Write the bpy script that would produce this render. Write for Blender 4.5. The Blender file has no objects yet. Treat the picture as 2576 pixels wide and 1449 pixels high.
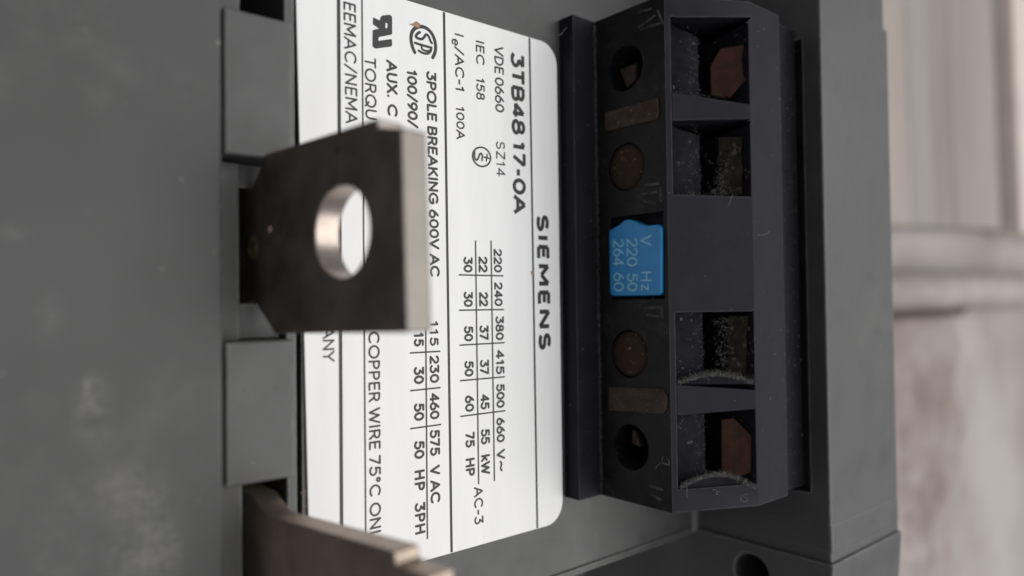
import bpy, bmesh, math, random
from mathutils import Vector, Matrix
random.seed(7)
S = bpy.context.scene
COL = S.collection

# ---------------------------------------------------------------- camera
# 1 unit = 1 cm.  X runs along the housing (away from the arc chute), Y across it, Z out of the label face.
F_PX, CX, CY = 1840.0, 1288.0, 724.5
def nrm(v): return v.normalized()
E_c = nrm(Vector((2165.0, -8.5, -1840.0)))            # world X seen in camera axes (right, up, back)
U_c = Vector((-0.0132, 0.9998, -0.0184)); U_c = nrm(U_c - E_c * U_c.dot(E_c))
N_c = E_c.cross(U_c)
R_cw = Matrix((E_c, U_c, N_c))                         # camera axes -> world axes
CAM_LOC = Vector((0.0, 0.0, 7.35))
cam = bpy.data.objects.new('camera', bpy.data.cameras.new('camera')); COL.objects.link(cam)
cam.matrix_world = Matrix.Translation(CAM_LOC) @ R_cw.to_4x4()
cam.data.sensor_width = 36.0
cam.data.lens = 36.0 * F_PX / 2576.0
cam.data.clip_start = 0.2; cam.data.clip_end = 2000
cam.data.dof.use_dof = True
cam.data.dof.focus_distance = 8.9
cam.data.dof.aperture_fstop = 0.128
S.camera = cam

# ---------------------------------------------------------------- light
w = bpy.data.worlds.new('World'); S.world = w; w.use_nodes = True
bg = w.node_tree.nodes['Background']
bg.inputs[0].default_value = (0.96, 0.97, 1.0, 1); bg.inputs[1].default_value = 0.36
ld = bpy.data.lights.new('soft_overhead_lamp', 'AREA'); ld.shape = 'RECTANGLE'
ld.size = 120; ld.size_y = 120; ld.energy = 103000; ld.color = (1.0, 0.985, 0.965)
lamp = bpy.data.objects.new('soft_overhead_lamp', ld); COL.objects.link(lamp)
lamp.location = (42, -8, 80)
lamp.rotation_euler = (Vector((6, 0, 0)) - lamp.location).to_track_quat('-Z', 'Y').to_euler()
S.view_settings.view_transform = 'Standard'; S.view_settings.look = 'None'
S.view_settings.exposure = 0.0; S.view_settings.gamma = 1.0
S.cycles.use_denoising = True
S.cycles.max_bounces = 8

# ---------------------------------------------------------------- helpers
def ray(x, y):
    d = Vector(((x - CX) / F_PX, -(y - CY) / F_PX, -1.0))
    return R_cw @ d
def on_plane(x, y, p, n):
    d = ray(x, y); t = (p - CAM_LOC).dot(n) / d.dot(n)
    return CAM_LOC + d * t
def on_z(x, y, z=0.0): return on_plane(x, y, Vector((0, 0, z)), Vector((0, 0, 1)))
def on_x(x, y, a): return on_plane(x, y, Vector((a, 0, 0)), Vector((1, 0, 0)))
MID = 724.5

def link(o, parent=None):
    COL.objects.link(o)
    if parent is not None: o.parent = parent
    return o
def mesh_obj(name, bm, mat, parent=None, smooth=False, bevel=0, segs=2):
    me = bpy.data.meshes.new(name)
    bmesh.ops.recalc_face_normals(bm, faces=bm.faces[:])
    bm.to_mesh(me); bm.free()
    mats = mat if isinstance(mat, (list, tuple)) else [mat]
    for m in mats: me.materials.append(m)
    if smooth: me.polygons.foreach_set('use_smooth', [True] * len(me.polygons))
    o = link(bpy.data.objects.new(name, me), parent)
    if bevel: add_bevel(o, bevel, segs)
    return o
def add_bevel(o, width, segs=2):
    b = o.modifiers.new('bevel', 'BEVEL'); b.width = width; b.segments = segs
    b.limit_method = 'ANGLE'; b.angle_limit = math.radians(35); b.harden_normals = True
    for p in o.data.polygons: p.use_smooth = True
    return b
def prism_y(bm, prof, y0, y1):
    """profile of (x, z) points swept along Y"""
    a = [bm.verts.new((p[0], y0, p[1])) for p in prof]
    b = [bm.verts.new((p[0], y1, p[1])) for p in prof]
    n = len(prof)
    bm.faces.new(a); bm.faces.new(b[::-1])
    for i in range(n): bm.faces.new((a[i], b[i], b[(i + 1) % n], a[(i + 1) % n]))
def prism_vec(bm, pts, vec):
    a = [bm.verts.new(p) for p in pts]; b = [bm.verts.new(Vector(p) + vec) for p in pts]
    n = len(pts)
    bm.faces.new(a); bm.faces.new(b[::-1])
    for i in range(n): bm.faces.new((a[i], b[i], b[(i + 1) % n], a[(i + 1) % n]))
def box(bm, x0, x1, y0, y1, z0, z1):
    prism_y(bm, [(x0, z0), (x1, z0), (x1, z1), (x0, z1)], y0, y1)
def boolean(o, cutters, op='DIFFERENCE'):
    for c in cutters:
        m = o.modifiers.new('bool', 'BOOLEAN'); m.object = c; m.operation = op; m.solver = 'EXACT'
    dg = bpy.context.evaluated_depsgraph_get(); dg.update()
    me = bpy.data.meshes.new_from_object(o.evaluated_get(dg))
    o.modifiers.clear(); old = o.data; o.data = me; me.name = old.name
    for c in cutters: bpy.data.objects.remove(c, do_unlink=True)
def cyl_bm(bm, c, axis, r, depth, n=32, r2=None):
    axis = nrm(axis); t = axis.orthogonal().normalized(); s = axis.cross(t)
    r2 = r if r2 is None else r2
    A, B = [], []
    for i in range(n):
        f = 2 * math.pi * i / n; d = t * math.cos(f) + s * math.sin(f)
        A.append(bm.verts.new(c + d * r)); B.append(bm.verts.new(c + axis * depth + d * r2))
    bm.faces.new(A); bm.faces.new(B[::-1])
    for i in range(n): bm.faces.new((A[i], B[i], B[(i + 1) % n], A[(i + 1) % n]))
def tube_bm(bm, pts, r, n=5):
    rings = []
    for i, p in enumerate(pts):
        d = nrm(pts[min(i + 1, len(pts) - 1)] - pts[max(i - 1, 0)])
        t = d.orthogonal().normalized(); s = d.cross(t)
        rings.append([bm.verts.new(p + (t * math.cos(2*math.pi*k/n) + s * math.sin(2*math.pi*k/n)) * r) for k in range(n)])
    for a, b in zip(rings, rings[1:]):
        for k in range(n): bm.faces.new((a[k], a[(k+1) % n], b[(k+1) % n], b[k]))
    bm.faces.new(rings[0][::-1]); bm.faces.new(rings[-1])

# ---------------------------------------------------------------- materials
def mat(name, col, rough=0.5, metal=0.0, col2=None, scale=3.0, detail=4.0, lo=0.35, hi=0.65, bump=0.0, bscale=60.0,
        speck=None, speck_scale=40.0, speck_at=0.68, stretch=(1, 1, 1), rough2=None, spec=0.5, smear=None, edge=None, spots=False):
    m = bpy.data.materials.new(name); m.use_nodes = True
    nt = m.node_tree; N = nt.nodes; L = nt.links
    b = N['Principled BSDF']
    b.inputs['Metallic'].default_value = metal; b.inputs['Roughness'].default_value = rough
    b.inputs['Specular IOR Level'].default_value = spec
    tc = N.new('ShaderNodeTexCoord'); mp = N.new('ShaderNodeMapping'); mp.inputs['Scale'].default_value = stretch
    L.new(tc.outputs['Object'], mp.inputs['Vector'])
    def noise(sc, det=detail, rgh=0.6):
        n = N.new('ShaderNodeTexNoise'); n.inputs['Scale'].default_value = sc; n.inputs['Detail'].default_value = det
        n.inputs['Roughness'].default_value = rgh; L.new(mp.outputs[0], n.inputs['Vector']); return n
    def rng(src, a, c, o0=0.0, o1=1.0):
        r = N.new('ShaderNodeMapRange'); r.inputs[1].default_value = a; r.inputs[2].default_value = c
        r.inputs[3].default_value = o0; r.inputs[4].default_value = o1; L.new(src, r.inputs[0]); return r.outputs[0]
    def mix(fac, c0, c1):
        x = N.new('ShaderNodeMix'); x.data_type = 'RGBA'
        if isinstance(c0, tuple): x.inputs[6].default_value = (*c0, 1)
        else: L.new(c0, x.inputs[6])
        x.inputs[7].default_value = (*c1, 1); L.new(fac, x.inputs[0]); return x.outputs[2]
    c = col
    n1 = noise(scale)
    if col2: c = mix(rng(n1.outputs[0], lo, hi), c, col2)
    if smear:                                     # (colour, scale, threshold): wiped dust smears
        ns = noise(smear[1], 6, 0.65); nf = noise(smear[1] * 9, 3)
        mul = N.new('ShaderNodeMath'); mul.operation = 'MULTIPLY'
        L.new(rng(ns.outputs[0], smear[2], smear[2] + 0.22), mul.inputs[0]); L.new(rng(nf.outputs[0], 0.3, 0.75), mul.inputs[1])
        c = mix(mul.outputs[0], c, smear[0])
    if speck:
        n2 = noise(speck_scale, 2.0)
        c = mix(rng(n2.outputs[0], speck_at, speck_at + 0.06), c, speck)
    if spots:                                     # scuffs and wiped marks on the cover, each with a place of its own (x, y, size x, size y, strength)
        nf = noise(14, 4, 0.7); nf2 = noise(3.0, 5, 0.7)
        for (sx, sy, rx, ry, k) in SCUFFS:
            sub = N.new('ShaderNodeVectorMath'); sub.operation = 'SUBTRACT'; sub.inputs[1].default_value = (sx, sy, 0)
            L.new(tc.outputs['Object'], sub.inputs[0])
            ml = N.new('ShaderNodeVectorMath'); ml.operation = 'MULTIPLY'; ml.inputs[1].default_value = (1 / rx, 1 / ry, 0)
            L.new(sub.outputs[0], ml.inputs[0]); ln = N.new('ShaderNodeVectorMath'); ln.operation = 'LENGTH'; L.new(ml.outputs[0], ln.inputs[0])
            m1 = N.new('ShaderNodeMath'); m1.operation = 'MULTIPLY'; L.new(rng(ln.outputs['Value'], 1.0, 0.15), m1.inputs[0])
            L.new(rng(nf.outputs[0], 0.35, 0.7, 0.15, 1.0), m1.inputs[1])
            m2 = N.new('ShaderNodeMath'); m2.operation = 'MULTIPLY'; L.new(m1.outputs[0], m2.inputs[0]); L.new(rng(nf2.outputs[0], 0.35, 0.6, 0.0, k), m2.inputs[1])
            c = mix(m2.outputs[0], c, (0.22, 0.214, 0.21))
    if edge:                                      # (colour, radius): paler corners, rubbed, with edge highlights painted in as well
        bv = N.new('ShaderNodeBevel'); bv.samples = 4; bv.inputs['Radius'].default_value = edge[1]
        ge = N.new('ShaderNodeNewGeometry'); dt = N.new('ShaderNodeVectorMath'); dt.operation = 'DOT_PRODUCT'
        L.new(bv.outputs[0], dt.inputs[0]); L.new(ge.outputs['True Normal'], dt.inputs[1])
        ne = noise(4.0, 5); mu = N.new('ShaderNodeMath'); mu.operation = 'MULTIPLY'
        L.new(rng(dt.outputs['Value'], 0.985, 0.80), mu.inputs[0]); L.new(rng(ne.outputs[0], 0.3, 0.6, 0.25, 1.0), mu.inputs[1])
        c = mix(mu.outputs[0], c, edge[0])
    if isinstance(c, tuple): b.inputs['Base Color'].default_value = (*c, 1)
    else: L.new(c, b.inputs['Base Color'])
    if rough2 is not None: L.new(rng(n1.outputs[0], lo, hi, rough, rough2), b.inputs['Roughness'])
    if bump:
        nb = noise(bscale, 3.0); bp = N.new('ShaderNodeBump'); bp.inputs['Strength'].default_value = bump
        bp.inputs['Distance'].default_value = 0.01
        L.new(nb.outputs[0], bp.inputs['Height']); L.new(bp.outputs[0], b.inputs['Normal'])
    return m

SCUFFS = []
for (x, y, rx, ry, k) in ((236, 1040, 70, 110, 1.0), (218, 985, 14, 34, 0.9), (120, 800, 60, 90, .35), (330, 1250, 110, 90, .5), (360, 1400, 110, 120, .7), (30, 590, 60, 30, .6), (430, 1330, 60, 140, .3),
                          (480, 240, 60, 90, .25), (150, 1390, 120, 120, .35), (250, 1240, 130, 60, .3)):
    p_ = on_z(x, y, 0.5); q_ = on_z(x + rx, y + ry, 0.5); SCUFFS.append((p_.x, p_.y, abs(q_.x - p_.x), abs(q_.y - p_.y), k))
GREY = mat('grey_thermoset', (0.046, 0.0465, 0.047), 0.31, spec=0.48, col2=(0.054, 0.054, 0.054), scale=1.4, bump=0.12, bscale=45,
           speck=(0.16, 0.16, 0.155), speck_scale=16, speck_at=0.735, rough2=0.5, edge=((0.34, 0.34, 0.335), 0.05),
           smear=((0.09, 0.088, 0.085), 0.7, 0.55))
COVER = mat('grey_cover_plastic', (0.048, 0.0485, 0.049), 0.42, spec=0.45, col2=(0.056, 0.056, 0.056), scale=0.5, bump=0.15, bscale=50,
            speck=(0.2, 0.2, 0.19), speck_scale=11, speck_at=0.74, rough2=0.55, smear=((0.13, 0.127, 0.123), 0.42, 0.57), spots=True, edge=((0.14, 0.14, 0.138), 0.05))
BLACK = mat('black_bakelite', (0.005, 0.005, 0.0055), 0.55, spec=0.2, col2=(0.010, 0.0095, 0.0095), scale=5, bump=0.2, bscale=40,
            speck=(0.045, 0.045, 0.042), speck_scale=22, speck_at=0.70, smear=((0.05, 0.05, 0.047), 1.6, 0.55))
NAVY = mat('dark_coil_plastic', (0.0105, 0.0100, 0.0138), 0.5, spec=0.10, edge=((0.058, 0.056, 0.066), 0.035), col2=(0.0140, 0.0135, 0.018), scale=2.5, bump=0.12, bscale=40,
           speck=(0.15, 0.15, 0.15), speck_scale=20, speck_at=0.73)
INNER = mat('dusty_shaded_interior', (0.006, 0.006, 0.009), 0.7, col2=(0.012, 0.012, 0.015), scale=6, bump=0.2, spec=0.08,
            speck=(0.09, 0.09, 0.085), speck_scale=14, speck_at=0.66)  # shade of the recesses put into the dark base; the specks are dust
VOID = mat('dark_interior', (0.008, 0.007, 0.007), 0.8, col2=(0.016, 0.013, 0.012), scale=6, bump=0.3)
LABEL = mat('white_label_foil', (0.775, 0.775, 0.775), 0.42, col2=(0.735, 0.735, 0.738), scale=1.2, stretch=(3, 0.5, 1), bump=0.03, bscale=120)
INK = mat('black_print', (0.010, 0.010, 0.011), 0.5, col2=(0.03, 0.03, 0.032), scale=40, lo=0.4, hi=0.8)
TIN = mat('tarnished_tinned_copper', (0.22, 0.19, 0.165), 0.42, 1.0, col2=(0.30, 0.25, 0.215), scale=2.2, bump=0.2, bscale=35,
          speck=(0.20, 0.17, 0.13), speck_scale=13, speck_at=0.74, rough2=0.52)
TINWORNHIGHLIGHT = mat('rubbed_corner_highlight', (0.78, 0.70, 0.64), 0.35, 0.9, col2=(0.70, 0.62, 0.55), scale=6)  # rubbed notch corner, its highlight painted into the bright colour
BROWNSHEEN = mat('brown_sheen_tab', (0.30, 0.24, 0.20), 0.45, 0.8, col2=(0.40, 0.31, 0.255), scale=1.6, bump=0.25, bscale=30, rough2=0.55)  # second tab: its browner reflection is put into the base colour
BROWNEDGE = mat('brown_tab_edge', (0.36, 0.29, 0.245), 0.42, 0.9, col2=(0.44, 0.36, 0.28), scale=4, bump=0.3, bscale=25)  # worn edge of that tab, browned the same way
TINEDGE = mat('bare_tinned_edge', (0.22, 0.206, 0.185), 0.45, 1.0, col2=(0.265, 0.243, 0.215), scale=5, bump=0.25, bscale=30, rough2=0.5)
TINHOLE = mat('bright_bore', (0.40, 0.34, 0.30), 0.33, 1.0, col2=(0.50, 0.43, 0.38), scale=4, bump=0.2, bscale=20)
BLUE = mat('blue_insert_plastic', (0.008, 0.20, 0.48), 0.42, col2=(0.007, 0.17, 0.41), scale=3, bump=0.05)
BLUEPRINT = mat('pale_blue_print', (0.20, 0.47, 0.66), 0.6)
COPPER = mat('rusty_clamp', (0.046, 0.020, 0.014), 0.7, 0.0, spec=0.05, col2=(0.026, 0.014, 0.011), scale=5, bump=0.3, bscale=30)
BROWN = mat('brown_corroded_steel', (0.040, 0.026, 0.021), 0.75, 0.0, spec=0.08, col2=(0.058, 0.045, 0.038), scale=7, bump=0.5, bscale=25, speck=(0.25, 0.2, 0.14), speck_scale=25)
BRASS = mat('corroded_screw', (0.024, 0.018, 0.011), 0.7, 0.0, spec=0.12, col2=(0.034, 0.017, 0.014), scale=4, bump=0.9, bscale=12, speck=(0.17, 0.13, 0.055), speck_scale=15, speck_at=0.655)
DUST = mat('grey_dust', (0.13, 0.13, 0.126), 0.95, col2=(0.075, 0.075, 0.073), scale=12)
MOULD = mat('dusty_raised_mark', (0.012, 0.012, 0.012), 0.8, col2=(0.05, 0.05, 0.048), scale=9)
CAVDUST = mat('pale_cavity_dust', (0.24, 0.24, 0.23), 0.95, col2=(0.12, 0.12, 0.115), scale=9)
LINT = mat('pale_lint', (0.26, 0.26, 0.26), 0.9)
PALE = mat('pale_crumb', (0.42, 0.30, 0.25), 0.9, col2=(0.30, 0.18, 0.13), scale=20)
GRIME = mat('greenish_grime', (0.008, 0.007, 0.0055), 0.9, spec=0.02, col2=(0.019, 0.0165, 0.013), scale=5, bump=0.8, bscale=12, speck=(0.040, 0.037, 0.030), speck_scale=9, speck_at=0.60)
GREENSPOT = mat('green_brown_corrosion', (0.060, 0.050, 0.018), 0.7, col2=(0.13, 0.085, 0.055), scale=5, bump=0.6, bscale=15, speck=(0.02, 0.018, 0.01), speck_scale=9, speck_at=0.6, spec=0.2)
RUST = mat('rust_crumb', (0.30, 0.14, 0.07), 0.9, col2=(0.40, 0.26, 0.18), scale=20)

# ---------------------------------------------------------------- the contactor: one thing
con = bpy.data.objects.new('contactor', None); COL.objects.link(con)
con.empty_display_size = 0.5
con['label'] = 'grey electrical contactor with white rating label, metal terminal tabs and black coil terminal block'
con['category'] = 'contactor'

Z_COV, Z_TAB, Z_LEDGE, Z_FACE = 0.50, 0.35, 0.08, -0.04
xa_cov = on_z(561, MID, Z_COV).x
xa_t0 = on_z(565, MID, Z_TAB).x
xa_t1 = on_z(739, MID, Z_TAB).x
xa_ledge = on_z(603, MID, Z_LEDGE).x
xa_rim0 = on_z(714, 30, Z_LEDGE).x
xa_rim1 = on_z(741, 30, Z_LEDGE).x
A_BLK0 = on_z(1415, MID, Z_FACE).x
def z_at(px, a): return on_x(px, MID, a).z
z_b1 = z_at(1450, A_BLK0)
A_BLK1 = on_z(1506, MID, z_b1).x
z_b2 = z_at(1682, A_BLK1)
TILT = math.radians(27)
tdir = Vector((math.cos(TILT), 0, math.sin(TILT))); tnor = Vector((-math.sin(TILT), 0, math.cos(TILT)))
T0 = Vector((A_BLK1, 0, z_b2))
T1 = on_plane(1898, MID, T0, tnor); T1.y = 0
A_BLK2 = on_z(1972, MID, T1.z).x
A_BLK3 = on_z(2010, MID, T1.z - 0.16).x
A_WALL = on_z(1740, MID, Z_FACE).x
Z_RIDGE = z_at(2078, A_WALL)
A_END = on_z(2246, MID, Z_RIDGE).x
Y_BOT = on_z(1600, 1386, Z_FACE).y
print('cov %.2f t0 %.2f t1 %.2f ledge %.2f rim %.2f %.2f' % (xa_cov, xa_t0, xa_t1, xa_ledge, xa_rim0, xa_rim1))
print('blk', A_BLK0, z_b1, A_BLK1, z_b2, tuple(T1), A_BLK2, 'wall', A_WALL, Z_RIDGE, A_END, 'ybot', Y_BOT)

Y_TOP = 6.2
# arc chute cover (large grey face on the left)
bm = bmesh.new(); box(bm, -4.5, xa_cov, -6.5, Y_TOP, -2.6, Z_COV)
mesh_obj('arc_chute_cover', bm, COVER, con, bevel=0.035, segs=3)

# housing: face that carries the label, valley and far wall
bm = bmesh.new()
prof = [(xa_rim1 + 0.10, -2.6), (A_END, -2.6), (A_END, Z_RIDGE), (A_WALL + 0.02, Z_RIDGE), (A_WALL, Z_RIDGE - 0.02), (A_WALL, Z_FACE + 0.16),
        (A_WALL - 0.03, Z_FACE + 0.06), (A_WALL - 0.09, Z_FACE + 0.015), (A_WALL - 0.18, Z_FACE), (xa_rim1 + 0.10, Z_FACE)]
prism_y(bm, prof, Y_BOT, Y_TOP)
housing = mesh_obj('housing', bm, GREY, con)
y_f0 = on_z(2104, 1314, Z_RIDGE).y
bm = bmesh.new(); zt_ = z_at(2029, A_WALL); box(bm, A_WALL - 0.4, A_WALL + 0.4, on_x(2022, 1236, A_WALL).y, on_x(2020, 96, A_WALL).y, 0.5, zt_)
boolean(housing, [mesh_obj('cutter', bm, GREY)])
y_tc = on_z(2222, 72, Z_RIDGE).y
bm = bmesh.new(); box(bm, A_END - 0.14, A_END + 1, y_tc, Y_TOP + 1, -3, Z_RIDGE + 1)
boolean(housing, [mesh_obj('cutter', bm, GREY)])
add_bevel(housing, 0.06, 3)

# flange band beside the lower end and the sloping lower end piece with a round hole
y_band = on_z(2089, 1399, Z_RIDGE).y
bm = bmesh.new()
a_fl = A_WALL - 0.003
prism_y(bm, [(a_fl, 0.9), (A_END + 0.004, 0.9), (A_END + 0.004, Z_RIDGE + 0.012), (a_fl, Z_RIDGE + 0.012)], y_band, y_f0)
mesh_obj('flange', bm, GREY, con, bevel=0.045, segs=3)
bm = bmesh.new()
y1, y2 = Y_BOT + 0.05, Y_BOT - 1.6
top = [(A_WALL - 2.6, -1.9), (A_WALL - 0.75, -1.8), (A_WALL - 0.05, -0.35), (A_WALL - 0.05, Z_RIDGE + 0.05), (A_END + 0.02, Z_RIDGE + 0.05), (A_END + 0.02, -2.6), (A_WALL - 2.6, -2.6)]
low = [(A_WALL - 2.6, -2.1), (A_WALL - 0.75, -2.0), (A_WALL - 0.05, -0.65), (A_WALL - 0.05, Z_RIDGE - 0.10), (A_END + 0.10, Z_RIDGE - 0.10), (A_END + 0.10, -2.6), (A_WALL - 2.6, -2.6)]
va = [bm.verts.new((p[0], y1, p[1])) for p in top]; vb = [bm.verts.new((p[0], y2, p[1])) for p in low]
bm.faces.new(va); bm.faces.new(vb[::-1])
for i in range(len(top)): bm.faces.new((va[i], vb[i], vb[(i+1) % len(top)], va[(i+1) % len(top)]))
end_piece = mesh_obj('end_flange', bm, GREY, con)
hc = on_x(1893, 1442, A_WALL - 0.02)
bm = bmesh.new(); cyl_bm(bm, hc - Vector((0.3, 0, 0)), Vector((1, 0, 0)), 0.30, 1.6, 40)
cut = mesh_obj('cutter', bm, VOID)
boolean(end_piece, [cut]); add_bevel(end_piece, 0.035, 3)
bm = bmesh.new(); box(bm, xa_rim1 + 0.3, A_WALL - 0.12, Y_BOT - 0.03, Y_BOT + 0.065, -1.2, Z_FACE + 0.035)
mesh_obj('edge_lip', bm, GREY, con, bevel=0.02, segs=3)

# bottom of the terminal bays, ledges and rim
ty = lambda x, y, z: on_z(x, y, z).y
t1a, t1b = ty(565, 15, Z_TAB), ty(565, 386, Z_TAB)
t2a, t2b = ty(568, 861, Z_TAB), ty(570, 1229, Z_TAB)
PITCH = t1a - t2a
bm = bmesh.new(); box(bm, xa_cov - 0.02, xa_rim1 + 0.12, -6.5, Y_TOP, -2.6, -1.9)
mesh_obj('bay_bottom', bm, VOID, con)
l1a, l1b = ty(580, 408, Z_LEDGE), t2a - 0.01
bm = bmesh.new(); box(bm, xa_cov + 0.005, xa_ledge, l1b, l1a, -1.9, Z_LEDGE)
mesh_obj('bay_ledge', bm, GREY, con, bevel=0.02)
bm = bmesh.new(); box(bm, xa_cov + 0.005, xa_ledge, -6.5, t2b - 0.004, -1.9, Z_LEDGE + 0.05)
mesh_obj('bay_ledge', bm, GREY, con, bevel=0.02)
bm = bmesh.new(); box(bm, xa_cov + 0.005, xa_ledge, t1a + 0.004, Y_TOP, -1.9, Z_LEDGE + 0.05)
mesh_obj('bay_ledge', bm, GREY, con, bevel=0.02)
bm = bmesh.new(); box(bm, xa_rim0, xa_rim1, -6.5, Y_TOP, -1.9, Z_LEDGE)
mesh_obj('bay_rim', bm, GREY, con, bevel=0.02)

for (fa, fb) in ((t1b - 0.003, 1.19), (0.02, t2a + 0.003)):
    bm = bmesh.new(); box(bm, xa_ledge + 0.004, xa_rim0 - 0.004, fb, fa, -1.88, -0.06)
    mesh_obj('bay_floor', bm, GREY, con, bevel=0.02)
# the two grey phase barriers
for (ya, yb) in ((t1a, t1b), (t2a, t2b)):
    bm = bmesh.new(); box(bm, xa_t0, xa_t1, yb, ya, -1.88, Z_TAB)
    mesh_obj('phase_barrier', bm, GREY, con, bevel=0.03, segs=3)

# ---------------------------------------------------------------- terminal tabs
LEAN = math.radians(6.5)
pd = Vector((math.sin(LEAN), 0, math.cos(LEAN)))       # direction in which the tab sticks out
pn = Vector((-math.cos(LEAN), 0, math.sin(LEAN)))      # its dark front faces the arc chute
P0 = on_z(606, 620, -0.13)
def on_tab(x, y): return on_plane(x, y, P0, pn)
th = 0.26
tabpx = [(602, 762), (602, 478), (632, 474), (652, 424), (668, 387), (949, 296), (953, 322), (1010, 320), (1024, 837), (690, 839), (642, 762)]
tab_pts = [on_tab(*p) for p in tabpx]
# square the shape up: the two long edges run along the tab
hole_c = on_tab(857, 583)
hy = abs(on_tab(857, 466).y - on_tab(857, 700).y) / 2
hx = (on_tab(925, 583) - on_tab(790, 583)).length / 2
print('tab', [tuple(round(c, 2) for c in p) for p in tab_pts], 'hole', hx, hy)
def make_tab(dy, name='terminal_tab', twist=0.0, mats=None, outline=None):
    bm = bmesh.new(); off = Vector((0, dy, 0))
    deep = [Vector(p) + off for p in tab_pts]
    deep[0] = deep[0] - pd * 0.8; deep[1] = deep[1] - pd * 0.8
    if outline: deep = outline
    prism_vec(bm, deep, -pn * th)
    o = mesh_obj(name, bm, [TIN, TINEDGE, TINHOLE], con)
    c = bmesh.new(); r = (hx + hy) / 2
    ring = 48; ax = Vector((0, 1, 0))
    A = [c.verts.new(hole_c + off + pn * 0.2 + pd * hx * math.cos(2*math.pi*i/ring) + ax * hy * math.sin(2*math.pi*i/ring)) for i in range(ring)]
    B = [c.verts.new(v.co - pn * (th + 0.4)) for v in A]
    c.faces.new(A); c.faces.new(B[::-1])
    for i in range(ring): c.faces.new((A[i], B[i], B[(i+1) % ring], A[(i+1) % ring]))
    cut = mesh_obj('cutter', c, TINHOLE)
    boolean(o, [cut])
    me = o.data
    me.materials.clear()
    for m in (mats or (TIN, TINEDGE, TINHOLE, TINWORNHIGHLIGHT)): me.materials.append(m)
    hc_ = hole_c + off
    for p in me.polygons:
        n = p.normal; q = Vector(p.center) - hc_
        q = q - pn * q.dot(pn)
        if abs(n.dot(pn)) > 0.8: p.material_index = 0
        elif q.length < max(hx, hy) * 1.06: p.material_index = 2
        else: p.material_index = 1
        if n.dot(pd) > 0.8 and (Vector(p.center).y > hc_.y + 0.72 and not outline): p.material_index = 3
    if twist:                                   # this tab is bent a little sideways in its own plane
        piv = on_tab(949, 296) + off
        me.transform(Matrix.Translation(piv) @ Matrix.Rotation(twist, 4, pn) @ Matrix.Translation(-piv))
    add_bevel(o, 0.022, 2)
    return o
tab1 = make_tab(0)
for (x, y, rx, ry, m) in ((637, 622, 13, 32, 'GREENSPOT'), (680, 577, 4, 9, 'PALE'), (726, 588, 3, 8, 'BROWN'), (850, 376, 5, 7, 'BROWN')):
    bm = bmesh.new(); q = [on_tab(x + rx * math.cos(t) * random.uniform(.8, 1.1), y + ry * math.sin(t) * random.uniform(.85, 1.1)) + pn * 0.003 for t in [2 * math.pi * i / 14 for i in range(14)]]
    prism_vec(bm, q, pn * 0.006); mesh_obj('corrosion_spot', bm, globals()[m], tab1)
dy2 = on_tab(990, 1390).y - on_tab(951, 297).y - 0.02
tab2 = make_tab(dy2, mats=(BROWNSHEEN, BROWNEDGE, TINHOLE), outline=[on_tab(602, 1215) - pd * .8, on_tab(634, 1246), on_tab(653, 1272), on_tab(673, 1299), on_tab(990, 1388), on_tab(996, 1424), on_tab(1078, 1452),
                   on_tab(1078, 1452) - Vector((0, 1.5, 0)), on_tab(673, 1299) - Vector((0, 1.75, 0)), on_tab(602, 1215) - Vector((0, 1.6, 0)) - pd * .8])
tab2['label'] = 'terminal tab with a brown reflection painted into its colour'

# ---------------------------------------------------------------- rating label
c_tr = on_z(1338, 95); c_br = on_z(1350, 1331)
ly1 = c_tr.y; ly0 = c_br.y
lx1 = (on_z(1402, 300).x + on_z(1416, 1200).x) / 2
lx0a = on_z(745, 0).x; lx0b = on_z(776, 1300).x
ya_, yb_ = on_z(745, 0).y, on_z(776, 1300).y
sl = (lx0b - lx0a) / (yb_ - ya_)
xl = lambda y: lx0a + sl * (y - ya_)
R = 0.30
pts = [(xl(ly0), ly0), (lx1 - R, ly0)] + [(lx1 - R + R * math.sin(t), ly0 + R - R * math.cos(t)) for t in [math.pi/2*k/8 for k in range(1, 9)]]
pts += [(lx1 - R + R * math.cos(t), ly1 - R + R * math.sin(t)) for t in [math.pi/2*k/8 for k in range(0, 9)]] + [(xl(ly1), ly1)]
bm = bmesh.new(); prism_vec(bm, [Vector((x, y, Z_FACE + 0.002)) for x, y in pts], Vector((0, 0, -Z_FACE - 0.002)))
label = mesh_obj('rating_label', bm, LABEL, con, bevel=0.008, segs=2)
print('label', lx0a, lx0b, lx1, ly0, ly1)

# ---------------------------------------------------------------- stroke lettering
def arc(cx, cy, rx, ry, a0, a1, n=10):
    return [(cx + rx * math.cos(math.radians(a0 + (a1 - a0) * i / n)), cy + ry * math.sin(math.radians(a0 + (a1 - a0) * i / n))) for i in range(n + 1)]
G = {}
G['0'] = (0.62, [arc(.31, .5, .29, .48, 90, 450, 22)])
G['1'] = (0.36, [[(.04, .80), (.24, 1), (.24, 0)]])
G['2'] = (0.60, [arc(.30, .72, .27, .27, 165, -30, 10) + [(.03, .0)], [(.03, 0), (.58, 0)]])
G['3'] = (0.60, [[(.04, 1), (.55, 1), (.27, .62)] , [(.27, .62)] + arc(.28, .31, .29, .31, 90, -150, 14)])
G['4'] = (0.64, [[(.46, 0), (.46, 1), (.02, .26), (.63, .26)]])
G['5'] = (0.60, [[(.54, 1), (.12, 1), (.08, .57)] , [(.08, .57)] + arc(.28, .32, .30, .32, 125, -150, 14)])
G['6'] = (0.60, [arc(.30, .31, .28, .31, 0, 360, 18), [(.06, .42), (.16, .70), (.40, 1)]])
G['7'] = (0.58, [[(.02, 1), (.56, 1), (.18, 0)]])
G['8'] = (0.60, [arc(.30, .27, .28, .27, 0, 360, 18), arc(.30, .77, .23, .23, 0, 360, 16)])
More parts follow.
